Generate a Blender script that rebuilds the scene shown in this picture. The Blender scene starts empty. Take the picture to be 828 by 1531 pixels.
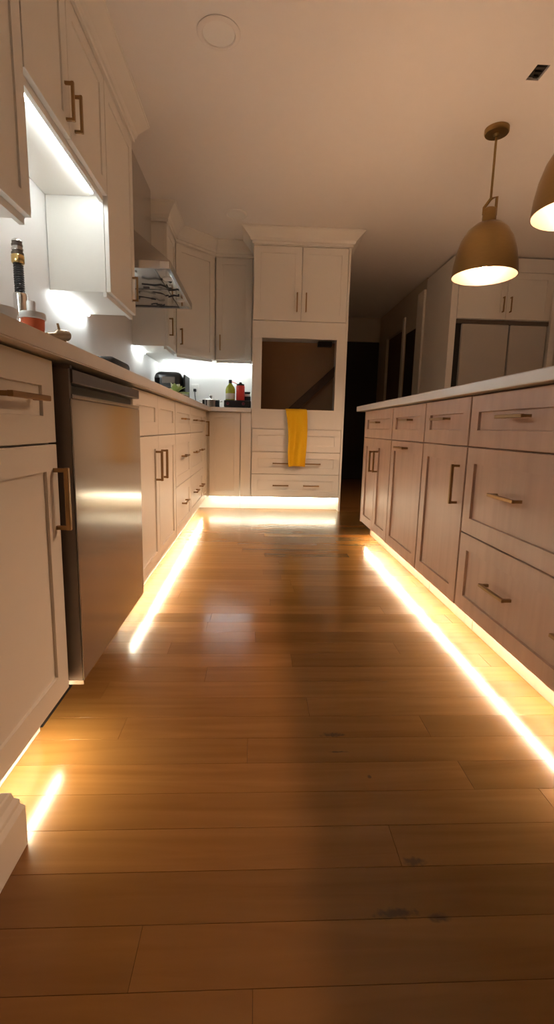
import bpy, bmesh, math, random
from mathutils import Vector, Matrix
random.seed(7)

# ------------------------------------------------------------------ camera, world, exposure
scene = bpy.context.scene
COL = scene.collection
CAM_H = 0.752
F = Vector((0.04803442, 0.9855662, -0.16233287))
RT = Vector((0.99872096, -0.04482164, 0.02339814))
DN = Vector((0.01578439, -0.16324916, -0.9864586))
cd = bpy.data.cameras.new('camera')
cd.sensor_fit = 'AUTO'
cd.sensor_width = 36.0
cd.lens = 696.53 / 1531.0 * 36.0
cd.shift_y = -10.5 / 1531.0
cd.clip_start = 0.02
cam = bpy.data.objects.new('camera', cd)
COL.objects.link(cam)
m = Matrix.Identity(4)
for i, c in enumerate((RT, -DN, -F)):
    for j in range(3):
        m[j][i] = c[j]
m[2][3] = CAM_H
cam.matrix_world = m
scene.camera = cam

w = bpy.data.worlds.new('world')
scene.world = w
w.use_nodes = True
w.node_tree.nodes['Background'].inputs[0].default_value = (1.0, 0.72, 0.5, 1)
w.node_tree.nodes['Background'].inputs[1].default_value = 0.0

vs = scene.view_settings
vs.view_transform = 'Standard'
vs.look = 'None'
vs.gamma = 1.0
vs.use_curve_mapping = False
vs.exposure = 0.55

# light levels (emission strengths of the lamps that the room has)
E_TOE = 100.0          # led strips under the base cabinets
E_TOE_BACK = 30.0
E_BAR = 32.0          # bars under the wall cabinets
E_BULB = 930.0        # pendant bulbs
C_TOE = (1.0, 0.90, 0.66)
C_BAR = (0.93, 1.0, 1.0)
C_BULB = (1.0, 0.63, 0.39)

# ------------------------------------------------------------------ materials
MATS = {}
def new_mat(name):
    mt = bpy.data.materials.new(name); mt.use_nodes = True
    MATS[name] = mt
    nt = mt.node_tree
    return mt, nt, nt.nodes['Principled BSDF']
def N(nt, t, **k):
    n = nt.nodes.new(t)
    for a, b in k.items(): setattr(n, a, b)
    return n
def rgba(c): return (c[0], c[1], c[2], 1)

def paint(name, col, rough=0.4, var=0.06, metal=0.0, bump=0.0, scale=6.0, coat=0.0, stretch=(1, 1, 1), aniso=0.0):
    mt, nt, b = new_mat(name)
    tc = N(nt, 'ShaderNodeTexCoord'); mp = N(nt, 'ShaderNodeMapping'); mp.inputs['Scale'].default_value = stretch
    nt.links.new(tc.outputs['Object'], mp.inputs['Vector'])
    nz = N(nt, 'ShaderNodeTexNoise'); nz.inputs['Scale'].default_value = scale; nz.inputs['Detail'].default_value = 4
    nt.links.new(mp.outputs[0], nz.inputs['Vector'])
    mx = N(nt, 'ShaderNodeMix', data_type='RGBA')
    mx.inputs[6].default_value = rgba([c * (1 - var) for c in col]); mx.inputs[7].default_value = rgba([min(1, c * (1 + var)) for c in col])
    nt.links.new(nz.outputs[0], mx.inputs[0]); nt.links.new(mx.outputs[2], b.inputs['Base Color'])
    b.inputs['Roughness'].default_value = rough; b.inputs['Metallic'].default_value = metal
    b.inputs['Coat Weight'].default_value = coat
    if bump:
        bp = N(nt, 'ShaderNodeBump'); bp.inputs['Strength'].default_value = bump; bp.inputs['Distance'].default_value = 0.002
        n2 = N(nt, 'ShaderNodeTexNoise'); n2.inputs['Scale'].default_value = scale * 20; n2.inputs['Detail'].default_value = 3
        nt.links.new(mp.outputs[0], n2.inputs['Vector'])
        nt.links.new(n2.outputs[0], bp.inputs['Height']); nt.links.new(bp.outputs[0], b.inputs['Normal'])
    return mt

def emit(name, col, strength):
    mt, nt, b = new_mat(name)
    b.inputs['Base Color'].default_value = (0.8, 0.8, 0.8, 1)
    b.inputs['Emission Color'].default_value = rgba(col); b.inputs['Emission Strength'].default_value = strength
    return mt

paint('cream_paint', (0.80, 0.775, 0.72), 0.42, 0.025)
paint('wall_paint', (0.78, 0.775, 0.76), 0.6, 0.02, bump=0.15, scale=12)
paint('ceiling_paint', (0.82, 0.79, 0.76), 0.7, 0.015, bump=0.2, scale=14)
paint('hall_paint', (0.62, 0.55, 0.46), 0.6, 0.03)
paint('quartz', (0.86, 0.84, 0.81), 0.22, 0.04, scale=18)
paint('pull_brass', (0.36, 0.23, 0.11), 0.36, 0.08, metal=1.0, scale=40)
paint('lamp_brass', (0.33, 0.22, 0.09), 0.30, 0.08, metal=1.0, scale=30, stretch=(1, 1, 6))
paint('lamp_liner', (0.030, 0.019, 0.0085), 0.6, 0.02)
paint('steel', (0.47, 0.42, 0.37), 0.14, 0.03, metal=0.65, scale=5, stretch=(1, 1, 20))
paint('steel_soft', (0.62, 0.59, 0.56), 0.22, 0.05, metal=1.0, scale=20)
paint('steel_dark', (0.17, 0.14, 0.12), 0.35, 0.06, metal=0.8, scale=20)
paint('chrome', (0.78, 0.77, 0.75), 0.08, 0.02, metal=1.0)
paint('fridge_panel', (0.50, 0.47, 0.43), 0.32, 0.04, scale=4)
paint('black_plastic', (0.02, 0.02, 0.022), 0.3, 0.2)
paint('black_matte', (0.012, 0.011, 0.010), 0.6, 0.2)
paint('dark_wood', (0.07, 0.036, 0.018), 0.5, 0.2, scale=8, stretch=(1, 1, 6))
paint('hall_wood', (0.11, 0.08, 0.055), 0.5, 0.15, scale=6, stretch=(1, 1, 6))
paint('dark_brown', (0.02, 0.014, 0.011), 0.75, 0.1)
paint('white_plastic', (0.82, 0.81, 0.78), 0.35, 0.02)
paint('white_ceramic', (0.85, 0.84, 0.82), 0.12, 0.02)
paint('orange_plastic', (0.62, 0.13, 0.05), 0.35, 0.08)
paint('red_plastic', (0.75, 0.05, 0.04), 0.3, 0.08)
paint('knob_plastic', (0.16, 0.02, 0.035), 0.4, 0.08)
paint('green_liquid', (0.42, 0.52, 0.05), 0.15, 0.12, scale=30)
paint('label_paper', (0.72, 0.74, 0.66), 0.6, 0.15, scale=40)
paint('leaf_pale', (0.50, 0.60, 0.24), 0.5, 0.2, scale=30)
paint('leaf_white', (0.82, 0.84, 0.66), 0.5, 0.1, scale=30)
paint('niche_board', (0.34, 0.21, 0.12), 0.7, 0.1)
paint('duct_metal', (0.02, 0.018, 0.016), 0.6, 0.5, scale=25)
paint('gold', (0.72, 0.52, 0.22), 0.25, 0.05, metal=1.0)
emit('toe_led', C_TOE, E_TOE)
emit('toe_led_back', C_TOE, E_TOE_BACK)
emit('bar_led', C_BAR, E_BAR)
emit('bulb_glow', C_BULB, E_BULB)

def mat_towel():
    mt, nt, b = new_mat('yellow_towel')
    tc = N(nt, 'ShaderNodeTexCoord')
    nz = N(nt, 'ShaderNodeTexNoise'); nz.inputs['Scale'].default_value = 180
    nt.links.new(tc.outputs['Object'], nz.inputs['Vector'])
    mx = N(nt, 'ShaderNodeMix', data_type='RGBA')
    mx.inputs[6].default_value = (0.72, 0.40, 0.0, 1); mx.inputs[7].default_value = (0.86, 0.52, 0.01, 1)
    nt.links.new(nz.outputs[0], mx.inputs[0]); nt.links.new(mx.outputs[2], b.inputs['Base Color'])
    b.inputs['Roughness'].default_value = 0.9
    bp = N(nt, 'ShaderNodeBump'); bp.inputs['Strength'].default_value = 0.5; bp.inputs['Distance'].default_value = 0.003
    nt.links.new(nz.outputs[0], bp.inputs['Height']); nt.links.new(bp.outputs[0], b.inputs['Normal'])
mat_towel()

def mat_island():
    mt, nt, b = new_mat('stained_maple')
    tc = N(nt, 'ShaderNodeTexCoord'); mp = N(nt, 'ShaderNodeMapping'); mp.inputs['Scale'].default_value = (14, 14, 1.2)
    nt.links.new(tc.outputs['Object'], mp.inputs['Vector'])
    nz = N(nt, 'ShaderNodeTexNoise'); nz.inputs['Scale'].default_value = 1.6; nz.inputs['Detail'].default_value = 6; nz.inputs['Distortion'].default_value = 0.4
    nt.links.new(mp.outputs[0], nz.inputs['Vector'])
    n2 = N(nt, 'ShaderNodeTexNoise'); n2.inputs['Scale'].default_value = 3.0; nt.links.new(tc.outputs['Object'], n2.inputs['Vector'])
    cr = N(nt, 'ShaderNodeValToRGB')
    cr.color_ramp.elements[0].color = (0.45, 0.29, 0.205, 1); cr.color_ramp.elements[0].position = 0.3
    cr.color_ramp.elements[1].color = (0.61, 0.415, 0.31, 1); cr.color_ramp.elements[1].position = 0.75
    ad = N(nt, 'ShaderNodeMix', data_type='FLOAT'); ad.inputs[0].default_value = 0.45
    nt.links.new(nz.outputs[0], ad.inputs[2]); nt.links.new(n2.outputs[0], ad.inputs[3])
    nt.links.new(ad.outputs[0], cr.inputs[0]); nt.links.new(cr.outputs[0], b.inputs['Base Color'])
    b.inputs['Roughness'].default_value = 0.38
mat_island()

# world positions (x, y), half sizes of the grey stains in the boards
STAINS = [(0.232, 0.612, 0.032, 0.0075), (0.300, 0.604, 0.018, 0.0065), (0.205, 1.047, 0.028, 0.007),
          (0.292, 0.700, 0.019, 0.008), (0.205, 0.985, 0.020, 0.0025), (0.262, 0.905, 0.005, 0.006)]
def mat_floor():
    mt, nt, b = new_mat('oak_board')
    geo = N(nt, 'ShaderNodeNewGeometry'); oi = N(nt, 'ShaderNodeObjectInfo')
    mp = N(nt, 'ShaderNodeMapping'); mp.inputs['Scale'].default_value = (1.1, 16, 16)
    # offset grain by the board's random number
    vm = N(nt, 'ShaderNodeVectorMath', operation='MULTIPLY_ADD')
    cv = N(nt, 'ShaderNodeCombineXYZ')
    nt.links.new(oi.outputs['Random'], cv.inputs[0]); nt.links.new(oi.outputs['Random'], cv.inputs[2])
    vm.inputs[1].default_value = (40, 40, 40)
    nt.links.new(cv.outputs[0], vm.inputs[0]); nt.links.new(geo.outputs['Position'], vm.inputs[2])
    nt.links.new(vm.outputs[0], mp.inputs['Vector'])
    nz = N(nt, 'ShaderNodeTexNoise'); nz.inputs['Scale'].default_value = 1.7; nz.inputs['Detail'].default_value = 7; nz.inputs['Distortion'].default_value = 0.9
    nt.links.new(mp.outputs[0], nz.inputs['Vector'])
    cr = N(nt, 'ShaderNodeValToRGB')
    cr.color_ramp.elements[0].color = (0.190, 0.083, 0.020, 1); cr.color_ramp.elements[0].position = 0.25
    cr.color_ramp.elements[1].color = (0.255, 0.122, 0.033, 1); cr.color_ramp.elements[1].position = 0.75
    nt.links.new(nz.outputs[0], cr.inputs[0])
    hs = N(nt, 'ShaderNodeHueSaturation')
    mr = N(nt, 'ShaderNodeMapRange'); mr.inputs[3].default_value = 0.80; mr.inputs[4].default_value = 1.12
    nt.links.new(oi.outputs['Random'], mr.inputs[0]); nt.links.new(mr.outputs[0], hs.inputs['Value'])
    nt.links.new(cr.outputs[0], hs.inputs['Color'])
    # stains
    n3 = N(nt, 'ShaderNodeTexNoise'); n3.inputs['Scale'].default_value = 95; n3.inputs['Detail'].default_value = 5
    nt.links.new(geo.outputs['Position'], n3.inputs['Vector'])
    last = None
    for (sx, sy, rx, ry) in STAINS:
        s = N(nt, 'ShaderNodeVectorMath', operation='SUBTRACT'); s.inputs[1].default_value = (sx, sy, 0)
        nt.links.new(geo.outputs['Position'], s.inputs[0])
        mu = N(nt, 'ShaderNodeVectorMath', operation='MULTIPLY'); mu.inputs[1].default_value = (1 / rx, 1 / ry, 0)
        nt.links.new(s.outputs[0], mu.inputs[0])
        ln = N(nt, 'ShaderNodeVectorMath', operation='LENGTH'); nt.links.new(mu.outputs[0], ln.inputs[0])
        if last is None: last = ln.outputs['Value']
        else:
            mn = N(nt, 'ShaderNodeMath', operation='MINIMUM'); nt.links.new(last, mn.inputs[0]); nt.links.new(ln.outputs['Value'], mn.inputs[1]); last = mn.outputs[0]
    ad = N(nt, 'ShaderNodeMath', operation='ADD'); nt.links.new(last, ad.inputs[0])
    m3 = N(nt, 'ShaderNodeMapRange'); m3.inputs[3].default_value = -1.1; m3.inputs[4].default_value = 1.1
    nt.links.new(n3.outputs[0], m3.inputs[0]); nt.links.new(m3.outputs[0], ad.inputs[1])
    sm = N(nt, 'ShaderNodeMapRange'); sm.inputs[1].default_value = 0.5; sm.inputs[2].default_value = 1.3; sm.inputs[3].default_value = 0.72; sm.inputs[4].default_value = 0.0
    nt.links.new(ad.outputs[0], sm.inputs[0])
    mx = N(nt, 'ShaderNodeMix', data_type='RGBA'); mx.inputs[7].default_value = (0.055, 0.036, 0.022, 1)
    nt.links.new(sm.outputs[0], mx.inputs[0]); nt.links.new(hs.outputs[0], mx.inputs[6])
    nt.links.new(mx.outputs[2], b.inputs['Base Color'])
    b.inputs['Roughness'].default_value = 0.26
    rr = N(nt, 'ShaderNodeMapRange'); rr.inputs[3].default_value = 0.16; rr.inputs[4].default_value = 0.21
    nt.links.new(oi.outputs['Random'], rr.inputs[0]); nt.links.new(rr.outputs[0], b.inputs['Roughness'])
    b.inputs['Specular IOR Level'].default_value = 0.34
    bp = N(nt, 'ShaderNodeBump'); bp.inputs['Strength'].default_value = 0.08; bp.inputs['Distance'].default_value = 0.002
    nt.links.new(nz.outputs[0], bp.inputs['Height']); nt.links.new(bp.outputs[0], b.inputs['Normal'])
mat_floor()

# ------------------------------------------------------------------ helpers
def wloc(o):
    v = Vector((0, 0, 0))
    while o is not None:
        v += o.location; o = o.parent
    return v
def obj(name, bm, mat, parent=None, smooth=False, origin=None):
    """links bm (world coordinates) as one mesh object"""
    bmesh.ops.recalc_face_normals(bm, faces=bm.faces[:])
    off = wloc(parent)
    o = bpy.data.objects.new(name, None) if bm is None else None
    me = bpy.data.meshes.new(name)
    loc = Vector((0, 0, 0))
    if parent is None:
        if origin is None:
            xs = [v.co for v in bm.verts]
            loc = Vector(((min(c.x for c in xs) + max(c.x for c in xs)) / 2, (min(c.y for c in xs) + max(c.y for c in xs)) / 2, min(c.z for c in xs)))
        else: loc = Vector(origin)
        off = loc
    bmesh.ops.translate(bm, verts=bm.verts[:], vec=-off)
    bm.to_mesh(me); bm.free()
    if smooth:
        for p in me.polygons: p.use_smooth = True
        try: me.set_sharp_from_angle(angle=math.radians(40))
        except Exception: pass
    me.materials.append(MATS[mat])
    o = bpy.data.objects.new(name, me); COL.objects.link(o)
    o.parent = parent
    o.location = loc
    return o
def tag(o, label, cat, group=None):
    o['label'] = label; o['category'] = cat
    if group: o['group'] = group
    return o
def thing(name, label, cat, loc, group=None):
    o = bpy.data.objects.new(name, None); COL.objects.link(o); o.location = loc; o.empty_display_size = 0.1
    return tag(o, label, cat, group)
def struct(name, bm, mat, parent=None):
    o = obj(name, bm, mat, parent)
    if parent is None: o['kind'] = 'structure'
    return o
def dup(root, delta, label=None, group=None):
    r = root.copy(); COL.objects.link(r); r.location = root.location + Vector(delta)
    if label: r['label'] = label
    if group: r['group'] = group
    for ch in list(root.children):
        c = ch.copy(); COL.objects.link(c); c.parent = r
        for g in list(ch.children):
            d = g.copy(); COL.objects.link(d); d.parent = c
    return r

class Fr:
    """face frame: u along the face, n out of it, z up"""
    def __init__(s, o, u, n):
        s.o = Vector(o); s.u = Vector(u).normalized(); s.n = Vector(n).normalized()
    def p(s, u, n, z): return s.o + s.u * u + s.n * n + Vector((0, 0, z))
WORLD = Fr((0, 0, 0), (1, 0, 0), (0, 1, 0))

def B(bm, u0, u1, n0, n1, z0, z1, fr=WORLD, bev=0.0, seg=1):
    vs_ = [bm.verts.new(fr.p(a, b, c)) for c in (z0, z1) for b in (n0, n1) for a in (u0, u1)]
    idx = [(0, 1, 3, 2), (4, 5, 7, 6), (0, 1, 5, 4), (2, 3, 7, 6), (0, 2, 6, 4), (1, 3, 7, 5)]
    fs = [bm.faces.new([vs_[i] for i in f]) for f in idx]
    if bev:
        es = list({e for f in fs for e in f.edges})
        bmesh.ops.bevel(bm, geom=es, offset=bev, segments=seg, affect='EDGES', profile=0.5)
    return bm
def box(*a, **k): return B(bmesh.new(), *a, **k)

def shaker(fr, u0, u1, z0, z1, t=0.02, rail=0.056, d=0.009):
    """front with recessed centre panel; front face at n=0"""
    bm = bmesh.new()
    def ring(i, n): return [bm.verts.new(fr.p(a, n, c)) for a, c in ((u0 + i, z0 + i), (u1 - i, z0 + i), (u1 - i, z1 - i), (u0 + i, z1 - i))]
    e = 0.0015
    rb = ring(0, -t); r0 = ring(0, -e); r1 = ring(e, 0); r2 = ring(rail, 0); r3 = ring(rail + 0.001, -d)
    for a, b_ in ((rb, r0), (r0, r1), (r1, r2), (r2, r3)):
        for i in range(4):
            bm.faces.new([a[i], a[(i + 1) % 4], b_[(i + 1) % 4], b_[i]])
    bm.faces.new(r3); bm.faces.new(rb)
    return bm

def pull(fr, u, z, L, vertical, so=0.032, s=0.0105):
    bm = bmesh.new(); h = s / 2; q = 0.0008
    if vertical:
        B(bm, u - h, u + h, so - s, so, z - L / 2, z + L / 2, fr, bev=0.0012)
        for k in (-1, 1):
            zz = z + k * (L / 2 - h - 0.0005); B(bm, u - h + q, u + h - q, 0.0, so - s + 0.001, zz - h + q, zz + h - q, fr)
    else:
        B(bm, u - L / 2, u + L / 2, so - s, so, z - h, z + h, fr, bev=0.0012)
        for k in (-1, 1):
            uu = u + k * (L / 2 - h - 0.0005); B(bm, uu - h + q, uu + h - q, 0.0, so - s + 0.001, z - h + q, z + h - q, fr)
    return bm

G = 0.002   # half of the gap between fronts
def front(parent, fr, name, u0, u1, z0, z1, mat, pulls=(), rail=0.056, d=0.009):
    o = obj(name, shaker(fr, u0 + G, u1 - G, z0 + G, z1 - G, rail=rail, d=0.0062 if mat == 'cream_paint' else d), mat, parent)
    for (u, z, L, v) in pulls:
        obj('handle', pull(fr, u, z, L, v), 'pull_brass', o)
    return o

def lathe(prof, c, seg=32, axis=None):
    """prof: list of (r, z) from the axis; returns bm in world coords around c"""
    bm = bmesh.new(); rings = []
    for r, z in prof:
        if r < 1e-6: rings.append([bm.verts.new((c[0], c[1], c[2] + z))])
        else: rings.append([bm.verts.new((c[0] + r * math.cos(2 * math.pi * i / seg), c[1] + r * math.sin(2 * math.pi * i / seg), c[2] + z)) for i in range(seg)])
    for a, b_ in zip(rings, rings[1:]):
        for i in range(seg):
            j = (i + 1) % seg
            if len(a) == 1 and len(b_) == 1: continue
            if len(a) == 1: bm.faces.new([a[0], b_[i], b_[j]])
            elif len(b_) == 1: bm.faces.new([a[i], a[j], b_[0]])
            else: bm.faces.new([a[i], a[j], b_[j], b_[i]])
    return bm
def tube(bm, pts, r, seg=10, caps=True):
    pts = [Vector(p) for p in pts]; rings = []
    rad = r if isinstance(r, (list, tuple)) else [r] * len(pts)
    t0 = (pts[1] - pts[0]).normalized()
    up = Vector((0, 0, 1)) if abs(t0.z) < 0.9 else Vector((1, 0, 0))
    a = t0.cross(up).normalized()
    for i, p in enumerate(pts):
        t = (pts[min(i + 1, len(pts) - 1)] - pts[max(i - 1, 0)]).normalized()
        a = (a - t * a.dot(t)).normalized(); b_ = t.cross(a)
        rings.append([bm.verts.new(p + (a * math.cos(2 * math.pi * k / seg) + b_ * math.sin(2 * math.pi * k / seg)) * rad[i]) for k in range(seg)])
    for A, C in zip(rings, rings[1:]):
        for k in range(seg): bm.faces.new([A[k], A[(k + 1) % seg], C[(k + 1) % seg], C[k]])
    if caps: bm.faces.new(rings[0]); bm.faces.new(rings[-1])
    return bm
def tubeobj(pts, r, seg=10): return tube(bmesh.new(), pts, r, seg)

def sweep(path, prof):
    """mitred moulding; path = xy points, outward side on the right of travel; prof = closed list of (out, z)"""
    bm = bmesh.new(); P = [Vector((a, b_)) for a, b_ in path]; secs = []
    def nr(a, b_):
        d = (b_ - a).normalized(); return Vector((d.y, -d.x))
    for i, p in enumerate(P):
        if i == 0: off = nr(P[0], P[1])
        elif i == len(P) - 1: off = nr(P[-2], P[-1])
        else:
            n1 = nr(P[i - 1], p); n2 = nr(p, P[i + 1]); off = (n1 + n2) / (1 + n1.dot(n2))
        secs.append([bm.verts.new((p.x + off.x * o, p.y + off.y * o, z)) for o, z in prof])
    k = len(prof)
    for A, C in zip(secs, secs[1:]):
        for i in range(k): bm.faces.new([A[i], A[(i + 1) % k], C[(i + 1) % k], C[i]])
    bm.faces.new(secs[0]); bm.faces.new(secs[-1])
    return bm

# ------------------------------------------------------------------ key planes (metres, camera at x=0 y=0)
XL = -0.985      # left wall
YB = 4.86        # kitchen end wall
ZC = 2.40        # ceiling
XF = -0.44       # left base fronts
XI = 0.765       # island fronts
YT = 4.25        # tower fronts
XU = -0.70       # left wall cabinet fronts
YU = 4.56        # end wall cabinet fronts
FL = Fr((XF, 0, 0), (0, 1, 0), (1, 0, 0))
FI = Fr((XI, 0, 0), (0, 1, 0), (-1, 0, 0))
FT = Fr((0, YT, 0), (1, 0, 0), (0, -1, 0))
FU = Fr((XU, 0, 0), (0, 1, 0), (1, 0, 0))
FUB = Fr((0, YU, 0), (1, 0, 0), (0, -1, 0))
FD = Fr((XU, 4.25, 0), (1, 1, 0), (1, -1, 0))

# ------------------------------------------------------------------ the room
X0, X1, Y0, Y1 = -1.1, 4.2, -3.0, 9.0
floor = struct('floor', box(X0, X1, Y0, Y1, -0.10, -0.016), 'dark_wood')
# boards: rows run across the aisle
PW = 0.0865
Yr0 = 0.345
rows = 48
random.seed(21)
near_boards = 0
fixed_joints = {2: [-0.16], 3: [-0.62, 0.70], 4: [-0.50, 0.268], 5: [-0.75, 0.62], 6: [0.48], 7: [-0.008], 8: [-0.322, 0.45], 9: [0.155, 0.9], 10: [-0.42, 0.70]}
for r in range(-2, rows):
    y0 = Yr0 + r * PW
    if r in fixed_joints: cuts = list(fixed_joints[r])
    else:
        cuts = []; c_ = -0.98 + random.uniform(0.2, 1.3)
        while c_ < 0.87: cuts.append(c_); c_ += random.uniform(0.5, 1.25)
    x = -0.98
    for x1 in cuts + [1.02]:
        g = 0.0002
        bm = box(x + g, x1 - g, y0 + g, y0 + PW - g, -0.016, random.uniform(-0.0001, 0.0), bev=0.0003 if y0 < 2.0 else 0.0)
        o = obj('floor_board', bm, 'oak_board')
        # parent keeps world placement
        o.location = o.location - floor.location; o.parent = floor
        near_boards += 1
        x = x1
# all the other boards, out of the aisle, as one part
bm = bmesh.new()
random.seed(5)
r = int((Y0 - Yr0) / PW)
while Yr0 + r * PW < Y1:
    y0 = Yr0 + r * PW
    xa = 1.02 if (-2 <= r < rows) else -0.98
    x = xa
    while x < X1:
        x1 = min(x + random.uniform(0.6, 1.6), X1)
        B(bm, x + 0.0006, x1 - 0.0006, y0 + 0.0006, y0 + PW - 0.0006, -0.016, random.uniform(-0.0004, 0.0))
        x = x1
    r += 1
o = obj('floor_boards', bm, 'oak_board'); o.location = o.location - floor.location; o.parent = floor; o['kind'] = 'stuff'

# ceiling with a vent hole
HX0, HX1, HY0, HY1 = 1.245, 1.305, 2.345, 2.44
bm = bmesh.new()
for a0, a1 in ((X0, HX0), (HX0, HX1), (HX1, X1)):
    for b0, b1 in ((Y0, HY0), (HY0, HY1), (HY1, Y1)):
        if a0 == HX0 and b0 == HY0: continue
        B(bm, a0, a1, b0, b1, ZC, ZC + 0.08)
struct('ceiling', bm, 'ceiling_paint')
struct('wall_left', box(XL - 0.1, XL, Y0, YB + 0.1, 0, ZC), 'wall_paint')
struct('wall_back', box(XL, 0.80, YB, YB + 0.1, 0, ZC), 'wall_paint')
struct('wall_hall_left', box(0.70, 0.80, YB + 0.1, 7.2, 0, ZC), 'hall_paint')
struct('wall_front', box(X0, X1, Y0 - 0.1, Y0, 0, ZC), 'wall_paint')
struct('wall_right', box(X1 - 0.3, X1 - 0.2, Y0, 5.4, 0, ZC), 'wall_paint')
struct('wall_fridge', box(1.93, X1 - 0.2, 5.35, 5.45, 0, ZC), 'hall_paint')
# hall right wall with two doorways
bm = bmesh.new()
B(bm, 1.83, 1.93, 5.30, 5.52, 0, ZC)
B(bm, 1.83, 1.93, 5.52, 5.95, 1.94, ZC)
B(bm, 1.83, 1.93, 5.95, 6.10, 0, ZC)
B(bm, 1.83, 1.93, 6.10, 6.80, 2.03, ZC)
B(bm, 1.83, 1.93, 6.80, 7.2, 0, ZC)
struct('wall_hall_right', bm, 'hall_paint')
struct('trim_1', box(1.805, 1.83, 5.30, 5.50, 0, 2.28, bev=0.004), 'cream_paint')
struct('trim_2', box(1.81, 1.83, 5.965, 6.03, 0, 2.14, bev=0.003), 'cream_paint')
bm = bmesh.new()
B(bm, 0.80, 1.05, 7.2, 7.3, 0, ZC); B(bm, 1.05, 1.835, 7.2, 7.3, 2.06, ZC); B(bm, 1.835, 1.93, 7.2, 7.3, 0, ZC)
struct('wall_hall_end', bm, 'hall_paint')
# black slabs put in for the darkness of two doorways, and a door
struct('doorway_dark_3', box(1.055, 1.83, 7.215, 7.255, 0.006, 2.055, bev=0.003), 'black_matte')
struct('doorway_dark_2', box(1.836, 1.872, 5.524, 5.946, 0.006, 1.936, bev=0.003), 'black_matte')
d = struct('door_1', box(1.86, 1.90, 6.115, 6.785, 0.006, 2.02, bev=0.003), 'hall_wood')
obj('door_handle', lathe([(0, 0.03), (0.018, 0.026), (0.026, 0.01), (0.026, -0.01), (0.018, -0.026), (0, -0.03)], (1.835, 6.19, 0.95), 16), 'steel_dark', d, True)

# ------------------------------------------------------------------ left base run
ZB = 0.122; ZD = 0.708; ZT = 0.886
def carcass(t, x0, x1, y0, y1, z0, z1, mat='cream_paint'):
    return obj('body', box(x0, x1, y0, y1, z0, z1), mat, t)
def left_unit(name, label, y0, y1, toe=True):
    t = thing(name, label, 'cabinet', ((XL + XF) / 2, (y0 + y1) / 2, 0))
    carcass(t, XL + 0.004, XF - 0.021, y0 + 0.0008, y1 - 0.0008, ZB - 0.004, 0.887)
    if toe: obj('toe_kick', box(-0.535, -0.52, y0 + 0.0008, y1 - 0.0008, 0.001, ZB - 0.005), 'cream_paint', t)
    return t
t = left_unit('base_cabinet', 'cream base cabinet with one drawer over one door, left of the dishwasher', 0.64, 1.070)
front(t, FL, 'drawer', 0.645, 1.062, ZD, ZT, 'cream_paint', [(0.896, 0.800, 0.150, False)])
front(t, FL, 'door', 0.645, 1.062, ZB, ZD, 'cream_paint', [(1.040, 0.586, 0.140, True)])
t = left_unit('base_cabinet', 'cream base cabinet at the near end of the left counter, mostly out of view', 0.02, 0.638)
front(t, FL, 'drawer', 0.025, 0.633, ZD, ZT, 'cream_paint', [(0.33, 0.800, 0.150, False)])
front(t, FL, 'door', 0.025, 0.33, ZB, ZD, 'cream_paint', [(0.29, 0.590, 0.135, True)])
front(t, FL, 'door', 0.33, 0.633, ZB, ZD, 'cream_paint', [(0.37, 0.590, 0.135, True)])
t = left_unit('sink_base_cabinet', 'cream sink cabinet with two doors and paired vertical pulls, right of the dishwasher', 1.712, 2.605)
front(t, FL, 'drawer', 1.725, 2.155, ZD, ZT, 'cream_paint')
front(t, FL, 'drawer', 2.155, 2.600, ZD, ZT, 'cream_paint')
front(t, FL, 'door', 1.725, 2.155, ZB, ZD, 'cream_paint', [(2.095, 0.575, 0.135, True)])
front(t, FL, 'door', 2.155, 2.600, ZB, ZD, 'cream_paint', [(2.215, 0.575, 0.135, True)])
t = left_unit('drawer_cabinet', 'narrower cream three-drawer base cabinet, beside the sink cabinet', 2.607, 3.205)
front(t, FL, 'drawer', 2.612, 3.202, ZD, ZT, 'cream_paint', [(2.885, 0.795, 0.148, False)])
front(t, FL, 'drawer', 2.612, 3.202, 0.41, ZD, 'cream_paint', [(2.885, 0.575, 0.148, False)])
front(t, FL, 'drawer', 2.612, 3.202, ZB, 0.41, 'cream_paint', [(2.885, 0.29, 0.148, False)])
t = left_unit('drawer_cabinet', 'wider cream three-drawer base cabinet with two pulls per drawer, beside the corner', 3.207, 3.945)
for z0, z1, zp in ((ZD, ZT, 0.795), (0.41, ZD, 0.57), (ZB, 0.41, 0.285)):
    front(t, FL, 'drawer', 3.210, 3.942, z0, z1, 'cream_paint', [(3.42, zp, 0.148, False), (3.775, zp, 0.148, False)])
# corner unit, two leaves at a right angle
t = thing('corner_base_cabinet', 'cream corner base cabinet with two leaves meeting at a right angle', 'cabinet', (-0.7, 4.4, 0))
bm = bmesh.new(); B(bm, XL + 0.004, XF - 0.021, 3.948, YB - 0.004, ZB - 0.004, 0.887); B(bm, XF - 0.0208, -0.139, YT + 0.021, YB - 0.004, ZB - 0.004, 0.887)
obj('body', bm, 'cream_paint', t)
bm = bmesh.new(); B(bm, -0.535, -0.52, 3.948, 4.36, 0.001, ZB - 0.005); B(bm, -0.5195, -0.139, 4.345, 4.36, 0.001, ZB - 0.005)
obj('toe_kick', bm, 'cream_paint', t)
front(t, FL, 'door', 3.948, 4.228, ZB, ZT, 'cream_paint', [(4.185, 0.735, 0.13, True)], rail=0.05)
front(t, FT, 'door', -0.418, -0.140, ZB, ZT, 'cream_paint', rail=0.05)
t = thing('filler_panel', 'narrow cream filler panel between the corner cabinet and the oven tower', 'panel', (-0.09, 4.4, 0))
obj('panel', box(-0.135, -0.043, YT, YT + 0.02, ZB, 0.887, bev=0.0015), 'cream_paint', t)
obj('toe_kick', box(-0.137, -0.043, 4.345, 4.36, 0.001, ZB - 0.005), 'cream_paint', t)

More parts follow.
